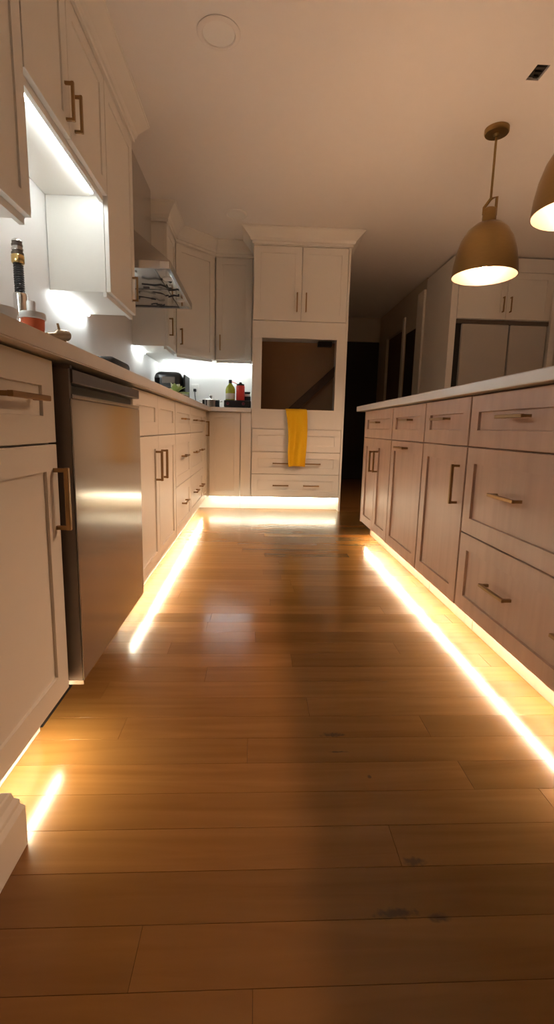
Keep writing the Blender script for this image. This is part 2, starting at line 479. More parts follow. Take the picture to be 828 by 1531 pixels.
# countertop, one L shaped slab
bm = bmesh.new()
pts = [(XL + 0.002, 0.0), (-0.41, 0.0), (-0.41, 4.22), (-0.043, 4.22), (-0.043, YB - 0.002), (XL + 0.002, YB - 0.002)]
lo = [bm.verts.new((a, b_, 0.889)) for a, b_ in pts]; hi = [bm.verts.new((a, b_, 0.925)) for a, b_ in pts]
bm.faces.new(lo); bm.faces.new(hi)
for i in range(6): bm.faces.new([lo[i], lo[(i + 1) % 6], hi[(i + 1) % 6], hi[i]])
bmesh.ops.bevel(bm, geom=[e for e in bm.edges], offset=0.003, segments=2, affect='EDGES')
tag(obj('countertop', bm, 'quartz'), 'white stone countertop along the left wall and into the corner', 'countertop')

# base moulding in front of the toe space, at the near end of the run
prof = [(-0.09, 0.001), (0.018, 0.001), (0.018, 0.078), (0.012, 0.088), (0.012, 0.096), (0.006, 0.104), (0.003, 0.116), (0, 0.118), (-0.09, 0.118)]
bm = sweep([(-0.418, 0.02), (-0.418, 0.734), (-0.512, 0.734)], prof)
struct('baseboard_left', bm, 'cream_paint')

# dishwasher
DW0, DW1, DX = 1.083, 1.700, -0.412
t = thing('dishwasher', 'stainless dishwasher with pocket handle under the left counter', 'dishwasher', (-0.7, 1.39, 0))
obj('body', box(XL + 0.03, -0.462, DW0, DW1, 0.10, 0.880), 'steel_dark', t)
obj('door_edge', box(-0.4615, DX - 0.004, DW0, DW0 + 0.012, 0.128, 0.872), 'steel_dark', t)
bm = bmesh.new()
B(bm, -0.4615, DX - 0.0035, DW0 + 0.0125, DW1, 0.128, 0.806)
B(bm, DX - 0.003, DX, DW0, DW1, 0.128, 0.806, bev=0.001)
dr = obj('door', bm, 'steel', t)
# control strip and pocket handle
obj('control_panel', box(-0.4615, DX, DW0 + 0.0125, DW1, 0.842, 0.872, bev=0.002), 'steel_dark', t)
obj('pocket_handle', box(-0.4615, DX - 0.03, DW0 + 0.0125, DW1, 0.807, 0.841), 'black_plastic', t)
obj('handle_lip', box(DX - 0.012, DX, DW0 + 0.0125, DW1, 0.807, 0.818, bev=0.002), 'steel_soft', t)
obj('trim_strip', box(-0.4615, DX, DW0, DW0 + 0.0122, 0.8725, 0.879), 'steel_dark', t)
obj('toe_kick', box(-0.535, -0.52, DW0, DW1, 0.001, 0.099), 'black_matte', t)
for yy in (DW0 + 0.015, DW1 - 0.045):
    obj('foot', lathe([(0, 0.001), (0.016, 0.001), (0.016, 0.012), (0.007, 0.014), (0.007, 0.099), (0, 0.099)], (-0.62, yy + 0.015, 0), 12), 'steel_soft', t, True)
obj('corner_bracket', box(-0.4615, DX - 0.002, DW0, DW0 + 0.012, 0.117, 0.1275), 'steel_soft', t)

# ------------------------------------------------------------------ oven tower
TX0, TX1 = -0.04, 0.793
t = thing('oven_tower', 'tall cream oven cabinet with two doors, empty oven opening and drawers', 'cabinet', ((TX0 + TX1) / 2, 4.55, 0))
bm = bmesh.new()
B(bm, TX0, TX0 + 0.018, YT + 0.0215, YB - 0.004, ZB, 2.385)
obj('side_panel', bm, 'cream_paint', t)
obj('side_panel', box(TX1 - 0.018, TX1, YT, YB - 0.004, 0.001, 2.385, bev=0.001), 'cream_paint', t)
obj('niche_back', box(TX0 + 0.019, TX1 - 0.019, YB - 0.03, YB - 0.005, 0.86, 1.60), 'niche_board', t)
obj('niche_shelf', box(TX0 + 0.019, TX1 - 0.019, YT + 0.0215, YB - 0.031, 0.880, 0.898), 'niche_board', t)
obj('niche_top', box(TX0 + 0.019, TX1 - 0.019, YT + 0.0215, YB - 0.031, 1.635, 1.652), 'niche_board', t)
# face frame around the opening
ox0, ox1, oz0, oz1 = 0.042, 0.700, 0.920, 1.530
bm = bmesh.new()
B(bm, TX0 + 0.0, ox0, YT, YT + 0.02, oz0, oz1); B(bm, ox1, TX1 - 0.0185, YT, YT + 0.02, oz0, oz1)
B(bm, TX0, TX1 - 0.0185, YT, YT + 0.02, oz1 + 0.0003, 1.672); B(bm, TX0, TX1 - 0.0185, YT, YT + 0.02, 0.748, oz0 - 0.0003)
obj('face_panel', bm, 'cream_paint', t)
obj('top_panel', box(TX0, TX1 - 0.0185, YT, YT + 0.02, 2.282, 2.385), 'cream_paint', t)
obj('drawer_box', box(TX0 + 0.019, TX1 - 0.019, YT + 0.0215, YB - 0.031, ZB, 0.879), 'cream_paint', t)
obj('cupboard_box', box(TX0 + 0.019, TX1 - 0.019, YT + 0.0215, YB - 0.031, 1.6525, 2.385), 'cream_paint', t)
mx_ = 0.376
front(t, FT, 'door', TX0 + 0.004, mx_, 1.674, 2.280, 'cream_paint', [(mx_ - 0.038, 1.828, 0.155, True)])
front(t, FT, 'door', mx_, TX1 - 0.019, 1.674, 2.280, 'cream_paint', [(mx_ + 0.040, 1.828, 0.155, True)])
front(t, FT, 'drawer', TX0 + 0.004, TX1 - 0.019, 0.540, 0.746, 'cream_paint')
front(t, FT, 'drawer', TX0 + 0.004, TX1 - 0.019, 0.338, 0.540, 'cream_paint', [(0.23, 0.437, 0.145, False), (0.522, 0.437, 0.145, False)])
front(t, FT, 'drawer', TX0 + 0.004, TX1 - 0.019, ZB + 0.008, 0.338, 'cream_paint', [(0.234, 0.235, 0.145, False), (0.515, 0.235, 0.145, False)])
obj('toe_kick', box(TX0 - 0.002, TX1 - 0.0185, 4.345, 4.36, 0.001, ZB - 0.002), 'cream_paint', t)
# in the opening
bd = bmesh.new()
fr = Fr((0.30, 4.78, 0.905), (1, 0, 0), (0, 1, 0))
ang = math.radians(43); Lb = 0.72; wb = 0.075
for n0, n1 in ((0, 0.03),):
    vv = []
    for n in (n0, n1):
        for a, b_ in ((0, 0), (Lb, 0), (Lb, wb), (0, wb)):
            vv.append(bd.verts.new((0.375 + a * math.cos(ang) - b_ * math.sin(ang), 4.775 + n, 0.9 + a * math.sin(ang) + b_ * math.cos(ang))))
    for f in ((0, 1, 2, 3), (4, 5, 6, 7), (0, 1, 5, 4), (1, 2, 6, 5), (2, 3, 7, 6), (3, 0, 4, 7)): bd.faces.new([vv[i] for i in f])
bmesh.ops.bisect_plane(bd, geom=bd.verts[:] + bd.edges[:] + bd.faces[:], plane_co=(TX1 - 0.02, 0, 0), plane_no=(1, 0, 0), clear_outer=True)
tag(obj('diagonal_band', bd, 'dark_wood'), 'dark diagonal band inside the empty oven opening', 'board')  # flat dark band set diagonally at the back of the opening
tag(obj('junction_box', box(0.60, 0.74, 4.775, 4.829, 1.56, 1.61, bev=0.004), 'black_matte'), 'dark electrical box high on the back of the oven opening', 'electrical box')

# towel hanging over the lower edge of the opening
def towel():
    bm = bmesh.new(); nu, nv = 18, 40
    def P(i, j, back=0.0):
        s = i / nu; q = j / nv
        xl = 0.262 + 0.045 * q + 0.010 * math.sin(q * 5); xr = 0.448 + 0.012 * q + 0.012 * math.sin(q * 3.4 + 0.5)
        x = xl + (xr - xl) * s
        z = 0.9235 - q * 0.515 + 0.010 * math.sin(s * 3.0) * q
        y = 4.224 - 0.016 * (0.3 + q) - 0.016 * min(1, q * 2.5) * math.sin(s * 10.5 + 1.8 * q) - 0.007 * math.sin(s * 5 + 1 + q * 4) * q
        if j == 0: y = 4.262
        return Vector((x, y + back, z))
    g = [[bm.verts.new(P(i, j)) for i in range(nu + 1)] for j in range(nv + 1)]
    # fold over the sill into the niche
    top = []
    for k, (dy, dz) in enumerate(((0.03, 0.0), (0.09, -0.001), (0.15, -0.019))):
        top.append([bm.verts.new((P(i, 0).x + 0.004 * math.sin(i + k), 4.25 + dy, 0.9235 + dz)) for i in range(nu + 1)])
    rowsv = top[::-1] + g
    for a, b_ in zip(rowsv, rowsv[1:]):
        for i in range(nu): bm.faces.new([a[i], a[i + 1], b_[i + 1], b_[i]])
    o = obj('towel', bm, 'yellow_towel', None, True)
    md = o.modifiers.new('thick', 'SOLIDIFY'); md.thickness = 0.005; md.offset = 1.0
    sb = o.modifiers.new('sub', 'SUBSURF'); sb.levels = 1; sb.render_levels = 1
    tag(o, 'yellow dish towel hanging from the oven opening over the drawers', 'towel')
towel()

# ------------------------------------------------------------------ wall cabinets
ZU = 1.372; ZUT = 2.272
def upper(name, label, y0, y1, z0=ZU, loc=None):
    t = thing(name, label, 'cabinet', ((XL + XU) / 2, (y0 + y1) / 2, z0))
    carcass(t, XL + 0.003, XU - 0.0215, y0 + 0.0008, y1 - 0.0008, z0, 2.385)
    obj('top_panel', box(XU - 0.021, XU - 0.001, y0 + 0.0008, y1 - 0.0008, ZUT + 0.001, 2.385), 'cream_paint', t)
    return t
def rail_y(t, y0, y1, z0, x=XU - 0.02):
    bm = bmesh.new(); B(bm, x - 0.016, x, y0, y1, z0 - 0.021, z0 - 0.0005)
    obj('light_rail', bm, 'cream_paint', t)
t = upper('wall_cabinet', 'nearest cream wall cabinet, cut by the left edge of the photo', 0.90, 1.597)
front(t, FU, 'door', 0.90, 1.248, ZU, ZUT, 'cream_paint'); front(t, FU, 'door', 1.248, 1.595, ZU, ZUT, 'cream_paint')
rail_y(t, 0.902, 1.588, ZU)
t = upper('wall_cabinet', 'short cream wall cabinet with two brass pulls above the sink', 1.599, 2.384, 1.785)
front(t, FU, 'door', 1.601, 1.955, 1.787, ZUT, 'cream_paint', [(1.918, 1.892, 0.128, True)])
front(t, FU, 'door', 1.955, 2.382, 1.787, ZUT, 'cream_paint', [(2.000, 1.898, 0.128, True)])
rail_y(t, 1.602, 2.381, 1.785)
t = upper('wall_cabinet', 'tall cream wall cabinet with white lit side, left of the range hood', 2.386, 2.862)
front(t, FU, 'door', 2.388, 2.860, ZU, ZUT, 'cream_paint', [(2.80, 1.50, 0.13, True)])
rail_y(t, 2.389, 2.859, ZU)
t = upper('wall_cabinet', 'narrow cream wall cabinet between the range hood and the corner', 3.872, 4.240)
front(t, FU, 'door', 3.874, 4.240, ZU, ZUT, 'cream_paint', [(3.93, 1.53, 0.135, True)])
rail_y(t, 3.876, 4.238, ZU)
# diagonal corner cabinet
DL = math.hypot(0.31, 0.31)
t = thing('corner_wall_cabinet', 'cream diagonal wall cabinet in the far corner', 'cabinet', (-0.75, 4.6, ZU))
bm = bmesh.new()
q = 0.0215 / math.sqrt(2)
pts = [(XL + 0.003, 4.2425), (XU - 0.0225, 4.2425), (XU - q, 4.25 + q), (-0.39 - q, YU + q), (-0.3925, YU + 0.0225), (-0.3925, YB - 0.003), (XL + 0.003, YB - 0.003)]
lo = [bm.verts.new((a, b_, ZU)) for a, b_ in pts]; hi = [bm.verts.new((a, b_, 2.385)) for a, b_ in pts]
bm.faces.new(lo); bm.faces.new(hi)
for i in range(7): bm.faces.new([lo[i], lo[(i + 1) % 7], hi[(i + 1) % 7], hi[i]])
obj('body', bm, 'cream_paint', t)
obj('top_panel', box(0.006, DL - 0.006, -0.02, -0.001, ZUT + 0.001, 2.385, fr=FD), 'cream_paint', t)
front(t, FD, 'door', 0.006, DL - 0.006, ZU, ZUT, 'cream_paint', [(0.045, 1.52, 0.135, True)])
obj('light_rail', box(0.02, DL - 0.02, -0.038, -0.022, ZU - 0.021, ZU - 0.0005, fr=FD), 'cream_paint', t)
t = thing('wall_cabinet', 'cream wall cabinet on the end wall, left of the oven tower', 'cabinet', (-0.22, 4.7, ZU))
carcass(t, -0.39, TX0 - 0.002, YU + 0.0215, YB - 0.003, ZU, 2.385)
obj('top_panel', box(-0.388, TX0 - 0.002, YU + 0.001, YU + 0.021, ZUT + 0.001, 2.385), 'cream_paint', t)
front(t, FUB, 'door', -0.386, TX0 - 0.012, ZU, ZUT, 'cream_paint', [(-0.345, 1.527, 0.137, True)])
obj('light_rail', box(-0.38, TX0 - 0.006, YU + 0.022, YU + 0.038, ZU - 0.021, ZU - 0.0005), 'cream_paint', t)

# crown mouldings up to the ceiling
def crown(out, z0):
    h = ZC - 0.0005 - z0
    return [(0.0, z0), (0.012, z0), (0.012, z0 + 0.16 * h), (0.02 * out / 0.08, z0 + 0.2 * h), (0.34 * out, z0 + 0.38 * h), (0.62 * out, z0 + 0.62 * h), (0.92 * out, z0 + 0.86 * h), (0.94 * out, z0 + 0.9 * h), (out, z0 + 0.91 * h), (out, z0 + h), (0.0, z0 + h)]
struct('trim_3', sweep([(XU, 2.8635), (XU, 0.90)][::-1] + [(XL + 0.002, 2.8635)], crown(0.08, 2.277)), 'cream_paint')
struct('trim_4', sweep([(XL + 0.002, 3.8705), (XU, 3.8705), (XU, 4.25), (-0.39, YU), (TX0 - 0.002, YU)], crown(0.08, 2.277)), 'cream_paint')
struct('trim_5', sweep([(TX0, YU - 0.001), (TX0, YT), (TX1, YT), (TX1, YB)], crown(0.10, 2.288)), 'cream_paint')

# ------------------------------------------------------------------ range hood
t = thing('range_hood', 'stainless chimney range hood with dark film scraps stuck underneath', 'range hood', (-0.75, 3.35, 1.62))
hy0, hy1, hx0, hx1 = 2.905, 3.835, XL + 0.003, -0.508
cy0, cy1, cx1 = 3.07, 3.67, -0.775
bm = bmesh.new()
def quadring(x0, x1, y0, y1, z): return [bm.verts.new(p) for p in ((x0, y0, z), (x1, y0, z), (x1, y1, z), (x0, y1, z))]
a = quadring(hx0, hx1, hy0, hy1, 1.690); b_ = quadring(hx0, cx1, cy0, cy1, 1.93)
for i in range(4): bm.faces.new([a[i], a[(i + 1) % 4], b_[(i + 1) % 4], b_[i]])
bm.faces.new(a); bm.faces.new(b_)
obj('canopy', bm, 'steel_soft', t)
obj('chimney', box(hx0, cx1, cy0, cy1, 1.9305, ZC - 0.002), 'steel_soft', t)
bm = bmesh.new()
B(bm, hx1 - 0.016, hx1, hy0, hy1, 1.645, 1.6895); B(bm, hx0, hx1 - 0.0165, hy0, hy0 + 0.012, 1.645, 1.6895)
B(bm, hx0, hx1 - 0.0165, hy1 - 0.012, hy1, 1.645, 1.6895); B(bm, hx0, hx0 + 0.012, hy0 + 0.0125, hy1 - 0.0125, 1.645, 1.6895)
obj('skirt', bm, 'steel_soft', t)
for k in range(2):
    ya = hy0 + 0.03 + k * 0.44
    f = obj('grease_filter', box(hx0 + 0.04, hx1 - 0.10, ya, ya + 0.42, 1.654, 1.668, bev=0.003), 'steel_soft', t)
    obj('filter_latch', box(-0.76, -0.72, ya + 0.385, ya + 0.405, 1.648, 1.6538, bev=0.001), 'steel_dark', f)
pn = obj('light_panel', box(hx1 - 0.095, hx1 - 0.018, hy0 + 0.015, hy1 - 0.015, 1.655, 1.662), 'chrome', t)
for yy in (3.12, 3.62):
    obj('lamp', lathe([(0, -0.004), (0.026, -0.003), (0.03, 0.0), (0.03, 0.004), (0, 0.004)], (hx1 - 0.056, yy, 1.6505), 20), 'white_plastic', pn, True)
obj('control_panel', box(hx1 - 0.06, hx1 - 0.006, hy0 - 0.002, hy0 - 0.0002, 1.650, 1.686), 'white_plastic', t)
# loose wrinkled film scraps still stuck to the underside
random.seed(3)
for k in range(5):
    pts = []; x = random.uniform(hx0 + 0.08, hx1 - 0.16); y = 3.0 + k * 0.17
    for s in range(9):
        pts.append((min(hx1 - 0.03, max(hx0 + 0.05, x)), min(hy1 - 0.03, max(hy0 + 0.03, y)), 1.640 - 0.008 * abs(math.sin(s * 1.7 + k)))); x += random.uniform(-0.01, 0.045); y += random.uniform(-0.035, 0.045)
    obj('film_strip', tubeobj(pts, [0.003 + 0.004 * random.random() for _ in pts], 6), 'black_plastic', t, True)

# ------------------------------------------------------------------ lights under the cabinets
def bar(label, x0, x1, y0, y1, z, group, t=0.008):
    o = thing('light_bar', label, 'light', ((x0 + x1) / 2, (y0 + y1) / 2, z), group)
    obj('housing', box(x0, x1, y0, y1, z - 0.004, z - 0.0005), 'white_plastic', o)
    e = 0.001
    obj('diffuser', box(x0 + e, x1 - e, y0 + e, y1 - e, z - 0.004 - t, z - 0.0045, bev=0.002), 'bar_led', o)
GB = 'led bars under the wall cabinets'
bar('glowing led bar under the short wall cabinet above the sink', -0.762, -0.748, 1.61, 2.335, 1.785, GB)
bar('glowing led bar under the nearest wall cabinet, at the left photo edge', -0.975, -0.961, 0.95, 1.58, ZU, GB)
bar('glowing led bar under the tall wall cabinet left of the hood', -0.975, -0.955, 2.40, 2.85, ZU, GB)
bar('glowing led bar under the narrow wall cabinet right of the hood', -0.975, -0.961, 3.89, 4.23, ZU, GB)
bar('glowing led bar under the diagonal corner wall cabinet', -0.93, -0.42, 4.80, 4.814, ZU, GB)
bar('glowing led bar under the end wall cabinet beside the oven tower', -0.37, -0.065, 4.79, 4.804, ZU, GB)

def strip(label, x0, x1, y0, y1, z, mat='toe_led'):
    o = obj('led_strip', box(x0, x1, y0, y1, z - 0.004, z - 0.0005), mat)
    tag(o, label, 'light', 'led strips under the base cabinets')
zs = ZB - 0.004
strip('glowing led strip under the base cabinet left of the dishwasher', -0.477, -0.470, 0.78, 1.06, zs)
strip('glowing led strip under the sink and drawer cabinets along the left run', -0.477, -0.470, 1.73, 4.16, zs)
strip('glowing led strip under the oven tower and corner cabinet', -0.42, 0.765, 4.285, 4.293, ZB - 0.004, 'toe_led_back')
strip('glowing led strip under the island fronts', 0.799, 0.806, 0.74, 3.24, 0.1125)

# ------------------------------------------------------------------ island
IB, ID, IT = 0.105, 0.703, 0.882
IYE = 3.29; IX1 = 1.42
GI = 'stained_maple'
def isl(name, label, y0, y1):
    t = thing(name, label, 'cabinet', ((XI + IX1) / 2, (y0 + y1) / 2, 0))
    carcass(t, XI + 0.021, IX1, y0 + 0.0008, y1 - 0.0008, 0.1128, 0.885, GI)
    obj('toe_kick', box(0.845, 0.860, y0 + 0.0008, y1 - 0.0008, 0.001, 0.1123), GI, t)
    return t
t = isl('island_cabinet', 'light wood island cabinet with paired doors at the far end', 2.62, 3.272)
front(t, FI, 'drawer', 2.622, 3.270, ID, IT, GI, [(2.955, 0.803, 0.148, False)])
front(t, FI, 'door', 2.622, 2.945, IB, ID, GI, [(2.895, 0.56, 0.135, True)])
front(t, FI, 'door', 2.945, 3.270, IB, ID, GI, [(2.995, 0.555, 0.135, True)])
t = isl('island_cabinet', 'light wood island cabinet with one pull-out front and horizontal pull', 2.112, 2.618)
front(t, FI, 'drawer', 2.114, 2.616, ID, IT, GI, [(2.352, 0.808, 0.148, False)])
front(t, FI, 'door', 2.114, 2.616, IB, ID, GI, [(2.40, 0.668, 0.148, False)])
t = isl('island_cabinet', 'light wood island cabinet with one door and a vertical pull', 1.662, 2.110)
front(t, FI, 'drawer', 1.664, 2.108, ID, IT, GI, [(1.905, 0.805, 0.148, False)])
front(t, FI, 'door', 1.664, 2.108, IB, ID, GI, [(1.716, 0.560, 0.15, True)])
t = isl('island_cabinet', 'wide light wood island cabinet with three large drawers, nearest the camera', 0.74, 1.660)
for z0, z1, zp in ((ID, IT, 0.803), (0.392, ID, 0.560), (IB, 0.392, 0.262)):
    front(t, FI, 'drawer', 0.742, 1.658, z0, z1, GI, [(1.357, zp, 0.148, False), (0.983, zp, 0.148, False)])
t = thing('island_end_panel', 'light wood end panel of the island facing the oven tower', 'panel', (1.1, 3.282, 0))
obj('panel', box(XI, IX1, 3.2735, 3.290, IB - 0.003, 0.885, bev=0.001), GI, t)
obj('toe_kick', box(0.845, IX1, 3.2735, 3.283, 0.001, IB - 0.004), GI, t)
tag(obj('island_back_panel', box(IX1 + 0.001, IX1 + 0.02, 0.74, 3.29, 0.001, 0.885), GI), 'light wood back panel on the far long side of the island', 'panel')
tag(obj('island_near_panel', box(XI, IX1, 0.722, 0.7385, 0.001, 0.885), GI), 'light wood end panel of the island nearest the camera', 'panel')
tag(obj('island_countertop', box(0.735, 1.855, 0.55, 3.452, 0.8865, 0.922, bev=0.003, seg=2), 'quartz'), 'white stone slab on top of the wooden island', 'countertop')

# ------------------------------------------------------------------ pendants
def pendant(cx, cy, label):
    t = thing('pendant_lamp', label, 'lamp', (cx, cy, 1.64), 'brass pendants over the island')
    c = (cx, cy, 0)
    obj('canopy', lathe([(0, 2.3985), (0.064, 2.3985), (0.064, 2.380), (0.060, 2.374), (0.018, 2.372), (0.012, 2.360), (0, 2.360)], c, 32), 'lamp_brass', t, True)
    obj('rod', tubeobj([(cx, cy, 2.362), (cx, cy, 2.045)], 0.0065, 12), 'lamp_brass', t, True)
    # swivel yoke
    bm = bmesh.new()
    tube(bm, [(cx - 0.034, cy, 1.965), (cx - 0.034, cy, 2.000), (cx, cy, 2.048), (cx + 0.034, cy, 2.060), (cx + 0.034, cy, 1.965)], 0.0085, 8)
    obj('yoke', bm, 'lamp_brass', t, True)
    obj('socket_cup', lathe([(0, 2.002), (0.028, 2.000), (0.036, 1.994), (0.038, 1.920), (0, 1.918)], c, 28), 'lamp_brass', t, True)
    sh = [(0.030, 1.924), (0.075, 1.912), (0.112, 1.880), (0.140, 1.832), (0.160, 1.770), (0.172, 1.705), (0.178, 1.640)]
    inn = [(r - 0.004, z - 0.004) for r, z in sh]; inn[-1] = (0.1745, 1.640)
    obj('shade', lathe(sh, c, 48), 'lamp_brass', t, True)
    obj('shade_liner', lathe(inn + [(0.178, 1.6398)], c, 48), 'lamp_liner', t, True)
    obj('bulb_socket', lathe([(0, 1.915), (0.02, 1.914), (0.02, 1.800), (0, 1.799)], c, 16), 'lamp_brass', t, True)
    obj('bulb', lathe([(0, 1.798), (0.014, 1.795), (0.018, 1.775), (0.028, 1.745), (0.030, 1.725), (0.024, 1.703), (0.012, 1.693), (0, 1.690)], c, 20), 'bulb_glow', t, True)
    return t
p1 = pendant(1.295, 2.80, 'lit brass dome pendant lamp hanging in full view over the island')
dup(p1, (0, -0.80, 0), 'lit brass dome pendant lamp cut by the right photo edge')

# recessed ceiling lights (off)
def can(cx, cy, label):
    t = thing('recessed_light', label, 'ceiling light', (cx, cy, ZC), 'recessed ceiling lights')
    obj('trim_ring', lathe([(0.068, 2.3995), (0.092, 2.3995), (0.092, 2.3965), (0.086, 2.393), (0.072, 2.391), (0.068, 2.394), (0.068, 2.3995)], (cx, cy, 0), 40), 'ceiling_paint', t, True)
    obj('lens', lathe([(0, 2.3950), (0.0675, 2.3950), (0.0675, 2.3990), (0, 2.3990)], (cx, cy, 0), 32), 'white_plastic', t, True)
can(-0.183, 2.285, 'round recessed ceiling light, off, nearest the camera')
can(-0.182, 3.985, 'round recessed ceiling light, off, by the oven tower crown')

# open duct hole in the ceiling
t = thing('vent_opening', 'small dark open vent hole cut in the ceiling above the island', 'vent', ((HX0 + HX1) / 2, (HY0 + HY1) / 2, ZC))
bm = bmesh.new()
zt = ZC + 0.16
B(bm, HX0 - 0.004, HX0 - 0.0005, HY0 - 0.004, HY1 + 0.004, ZC + 0.081, zt); B(bm, HX1 + 0.0005, HX1 + 0.004, HY0 - 0.004, HY1 + 0.004, ZC + 0.081, zt)
B(bm, HX0, HX1, HY0 - 0.004, HY0 - 0.0005, ZC + 0.081, zt); B(bm, HX0, HX1, HY1 + 0.0005, HY1 + 0.004, ZC + 0.081, zt)
B(bm, HX0 - 0.004, HX1 + 0.004, HY0 - 0.004, HY1 + 0.004, zt + 0.0005, zt + 0.003)
obj('duct', bm, 'duct_metal', t)
obj('lining', box(HX0 + 0.0005, HX1 - 0.0005, HY0 + 0.0005, HY1 - 0.0005, ZC + 0.012, ZC + 0.016), 'duct_metal', t)
for k in range(3):
    yy = HY0 + 0.018 + k * 0.028
    obj('torn_flap', box(HX0 + 0.006 + 0.01 * k, HX1 - 0.012, yy, yy + 0.012, ZC + 0.002, ZC + 0.005 + 0.003 * k, bev=0.0008), 'duct_metal', t)

# ------------------------------------------------------------------ fridge corner
FY = 4.60
t = thing('fridge_surround', 'cream cabinet surround above and beside the fridge', 'cabinet', (2.35, 4.95, 0))
obj('side_panel', box(1.832, 1.895, FY, 5.298, 0.001, 2.385, bev=0.002), 'cream_paint', t)
obj('side_panel', box(2.815, 2.875, FY - 0.02, 5.30, 0.001, 2.385, bev=0.002), 'cream_paint', t)
obj('body', box(1.896, 2.814, FY + 0.0215, 5.30, 1.83, 2.385), 'cream_paint', t)
obj('top_panel', box(1.896, 2.814, FY, FY + 0.021, 2.262, 2.385), 'cream_paint', t)
FF = Fr((0, FY, 0), (1, 0, 0), (0, -1, 0))
front(t, FF, 'door', 1.897, 2.372, 1.832, 2.26, 'cream_paint', [(2.336, 1.965, 0.14, True)])
front(t, FF, 'door', 2.372, 2.813, 1.832, 2.26, 'cream_paint', [(2.408, 1.965, 0.14, True)])
t = thing('fridge', 'grey double-door fridge behind the island in a black recess', 'fridge', (2.37, 4.95, 0))
obj('body', box(1.915, 2.80, 4.66, 5.28, 0.02, 1.800), 'black_matte', t)
obj('door', box(1.958, 2.420, 4.60, 4.659, 0.75, 1.785, bev=0.006), 'fridge_panel', t)
obj('door', box(2.432, 2.795, 4.60, 4.659, 0.75, 1.785, bev=0.006), 'fridge_panel', t)
obj('freezer_drawer', box(1.958, 2.795, 4.60, 4.659, 0.06, 0.738, bev=0.006), 'fridge_panel', t)
obj('frame', box(1.898, 2.812, 4.61, 4.64, 1.790, 1.825), 'steel_dark', t)
obj('frame_side', box(1.898, 1.955, 4.62, 4.64, 0.02, 1.789), 'black_matte', t)
for xx in (1.97, 2.74):
    obj('foot', box(xx, xx + 0.04, 4.70, 4.74, 0.001, 0.02), 'black_matte', t)

# ------------------------------------------------------------------ things on the left counter
ZCt = 0.9255
# faucet
fx, fy = -0.88, 1.872
t = thing('faucet', 'spring-neck kitchen faucet with black coil and gold collar by the sink', 'faucet', (fx, fy, ZCt))
c = (fx, fy, 0)
obj('base', lathe([(0, ZCt), (0.030, ZCt), (0.030, ZCt + 0.008), (0.024, ZCt + 0.012), (0.024, 1.215), (0.022, 1.222), (0, 1.222)], c, 24), 'chrome', t, True)
obj('inner_hose', lathe([(0, 1.2225), (0.0105, 1.2225), (0.0105, 1.325), (0, 1.325)], c, 16), 'black_plastic', t, True)
pts = [(fx + 0.015 * math.cos(a * 0.5), fy + 0.015 * math.sin(a * 0.5), 1.224 + 0.1 * a / 160) for a in range(161)]
obj('coil', tubeobj(pts, 0.0032, 6), 'black_plastic', t, True)
obj('collar', lathe([(0, 1.3255), (0.020, 1.3255), (0.022, 1.330), (0.022, 1.352), (0.020, 1.355), (0, 1.355)], c, 24), 'gold', t, True)
for k in range(3):
    z = 1.3555 + k * 0.0145
    obj('ring', lathe([(0, z), (0.0205 - 0.001 * k, z), (0.0215 - 0.001 * k, z + 0.004), (0.0205 - 0.001 * k, z + 0.008), (0.017, z + 0.009), (0.017, z + 0.014), (0, z + 0.014)], c, 24), 'steel_soft' if k % 2 else 'steel_dark', t, True)
obj('cap', lathe([(0, 1.3995), (0.0185, 1.3995), (0.017, 1.405), (0.010, 1.410), (0, 1.412)], c, 24), 'steel_soft', t, True)
# brass side tap
t = thing('side_tap', 'small brass side tap pointing along the wall beyond the faucet', 'faucet', (-0.87, 2.235, ZCt))
obj('post', lathe([(0, ZCt), (0.022, ZCt), (0.022, ZCt + 0.006), (0.011, ZCt + 0.010), (0.011, 1.125), (0, 1.125)], (-0.87, 2.235, 0), 20), 'pull_brass', t, True)
obj('spout', tubeobj([(-0.87, 2.06, 1.112), (-0.87, 2.14, 1.124), (-0.87, 2.18, 1.135), (-0.87, 2.262, 1.146)], [0.009, 0.013, 0.022, 0.024], 16), 'pull_brass', t, True)
obj('lever', tubeobj([(-0.87, 2.19, 1.150), (-0.872, 2.178, 1.182)], [0.006, 0.005], 8), 'pull_brass', t, True)
# tub, bottle, bowl
t = thing('plastic_tub', 'orange plastic tub with white lid on the near counter', 'container', (-0.60, 1.338, ZCt))
c = (-0.60, 1.338, ZCt)
obj('tub', lathe([(0, 0), (0.025, 0), (0.027, 0.004), (0.029, 0.098), (0, 0.098)], c, 32), 'orange_plastic', t, True)
obj('lid', lathe([(0, 0.0985), (0.0325, 0.0985), (0.0335, 0.101), (0.0325, 0.112), (0.030, 0.115), (0, 0.116)], c, 32), 'white_plastic', t, True)
t = thing('white_bottle', 'plain white bottle behind the orange tub, beside the faucet', 'bottle', (-0.70, 1.555, ZCt))
c = (-0.70, 1.555, ZCt)
obj('body', lathe([(0, 0), (0.015, 0), (0.017, 0.004), (0.017, 0.155), (0.015, 0.163), (0, 0.164)], c, 24), 'white_plastic', t, True)
obj('cap', lathe([(0, 0.1645), (0.013, 0.1645), (0.013, 0.193), (0.011, 0.196), (0, 0.196)], c, 24), 'white_plastic', t, True)
c = (-0.62, 1.178, ZCt)
bm = lathe([(0, 0.006), (0.030, 0.008), (0.046, 0.045), (0.052, 0.089), (0.055, 0.089), (0.050, 0.040), (0.034, 0.0), (0, 0.0)], c, 36)
tag(obj('bowl', bm, 'white_ceramic', None, True), 'white bowl at the left photo edge, in front of the faucet', 'bowl')
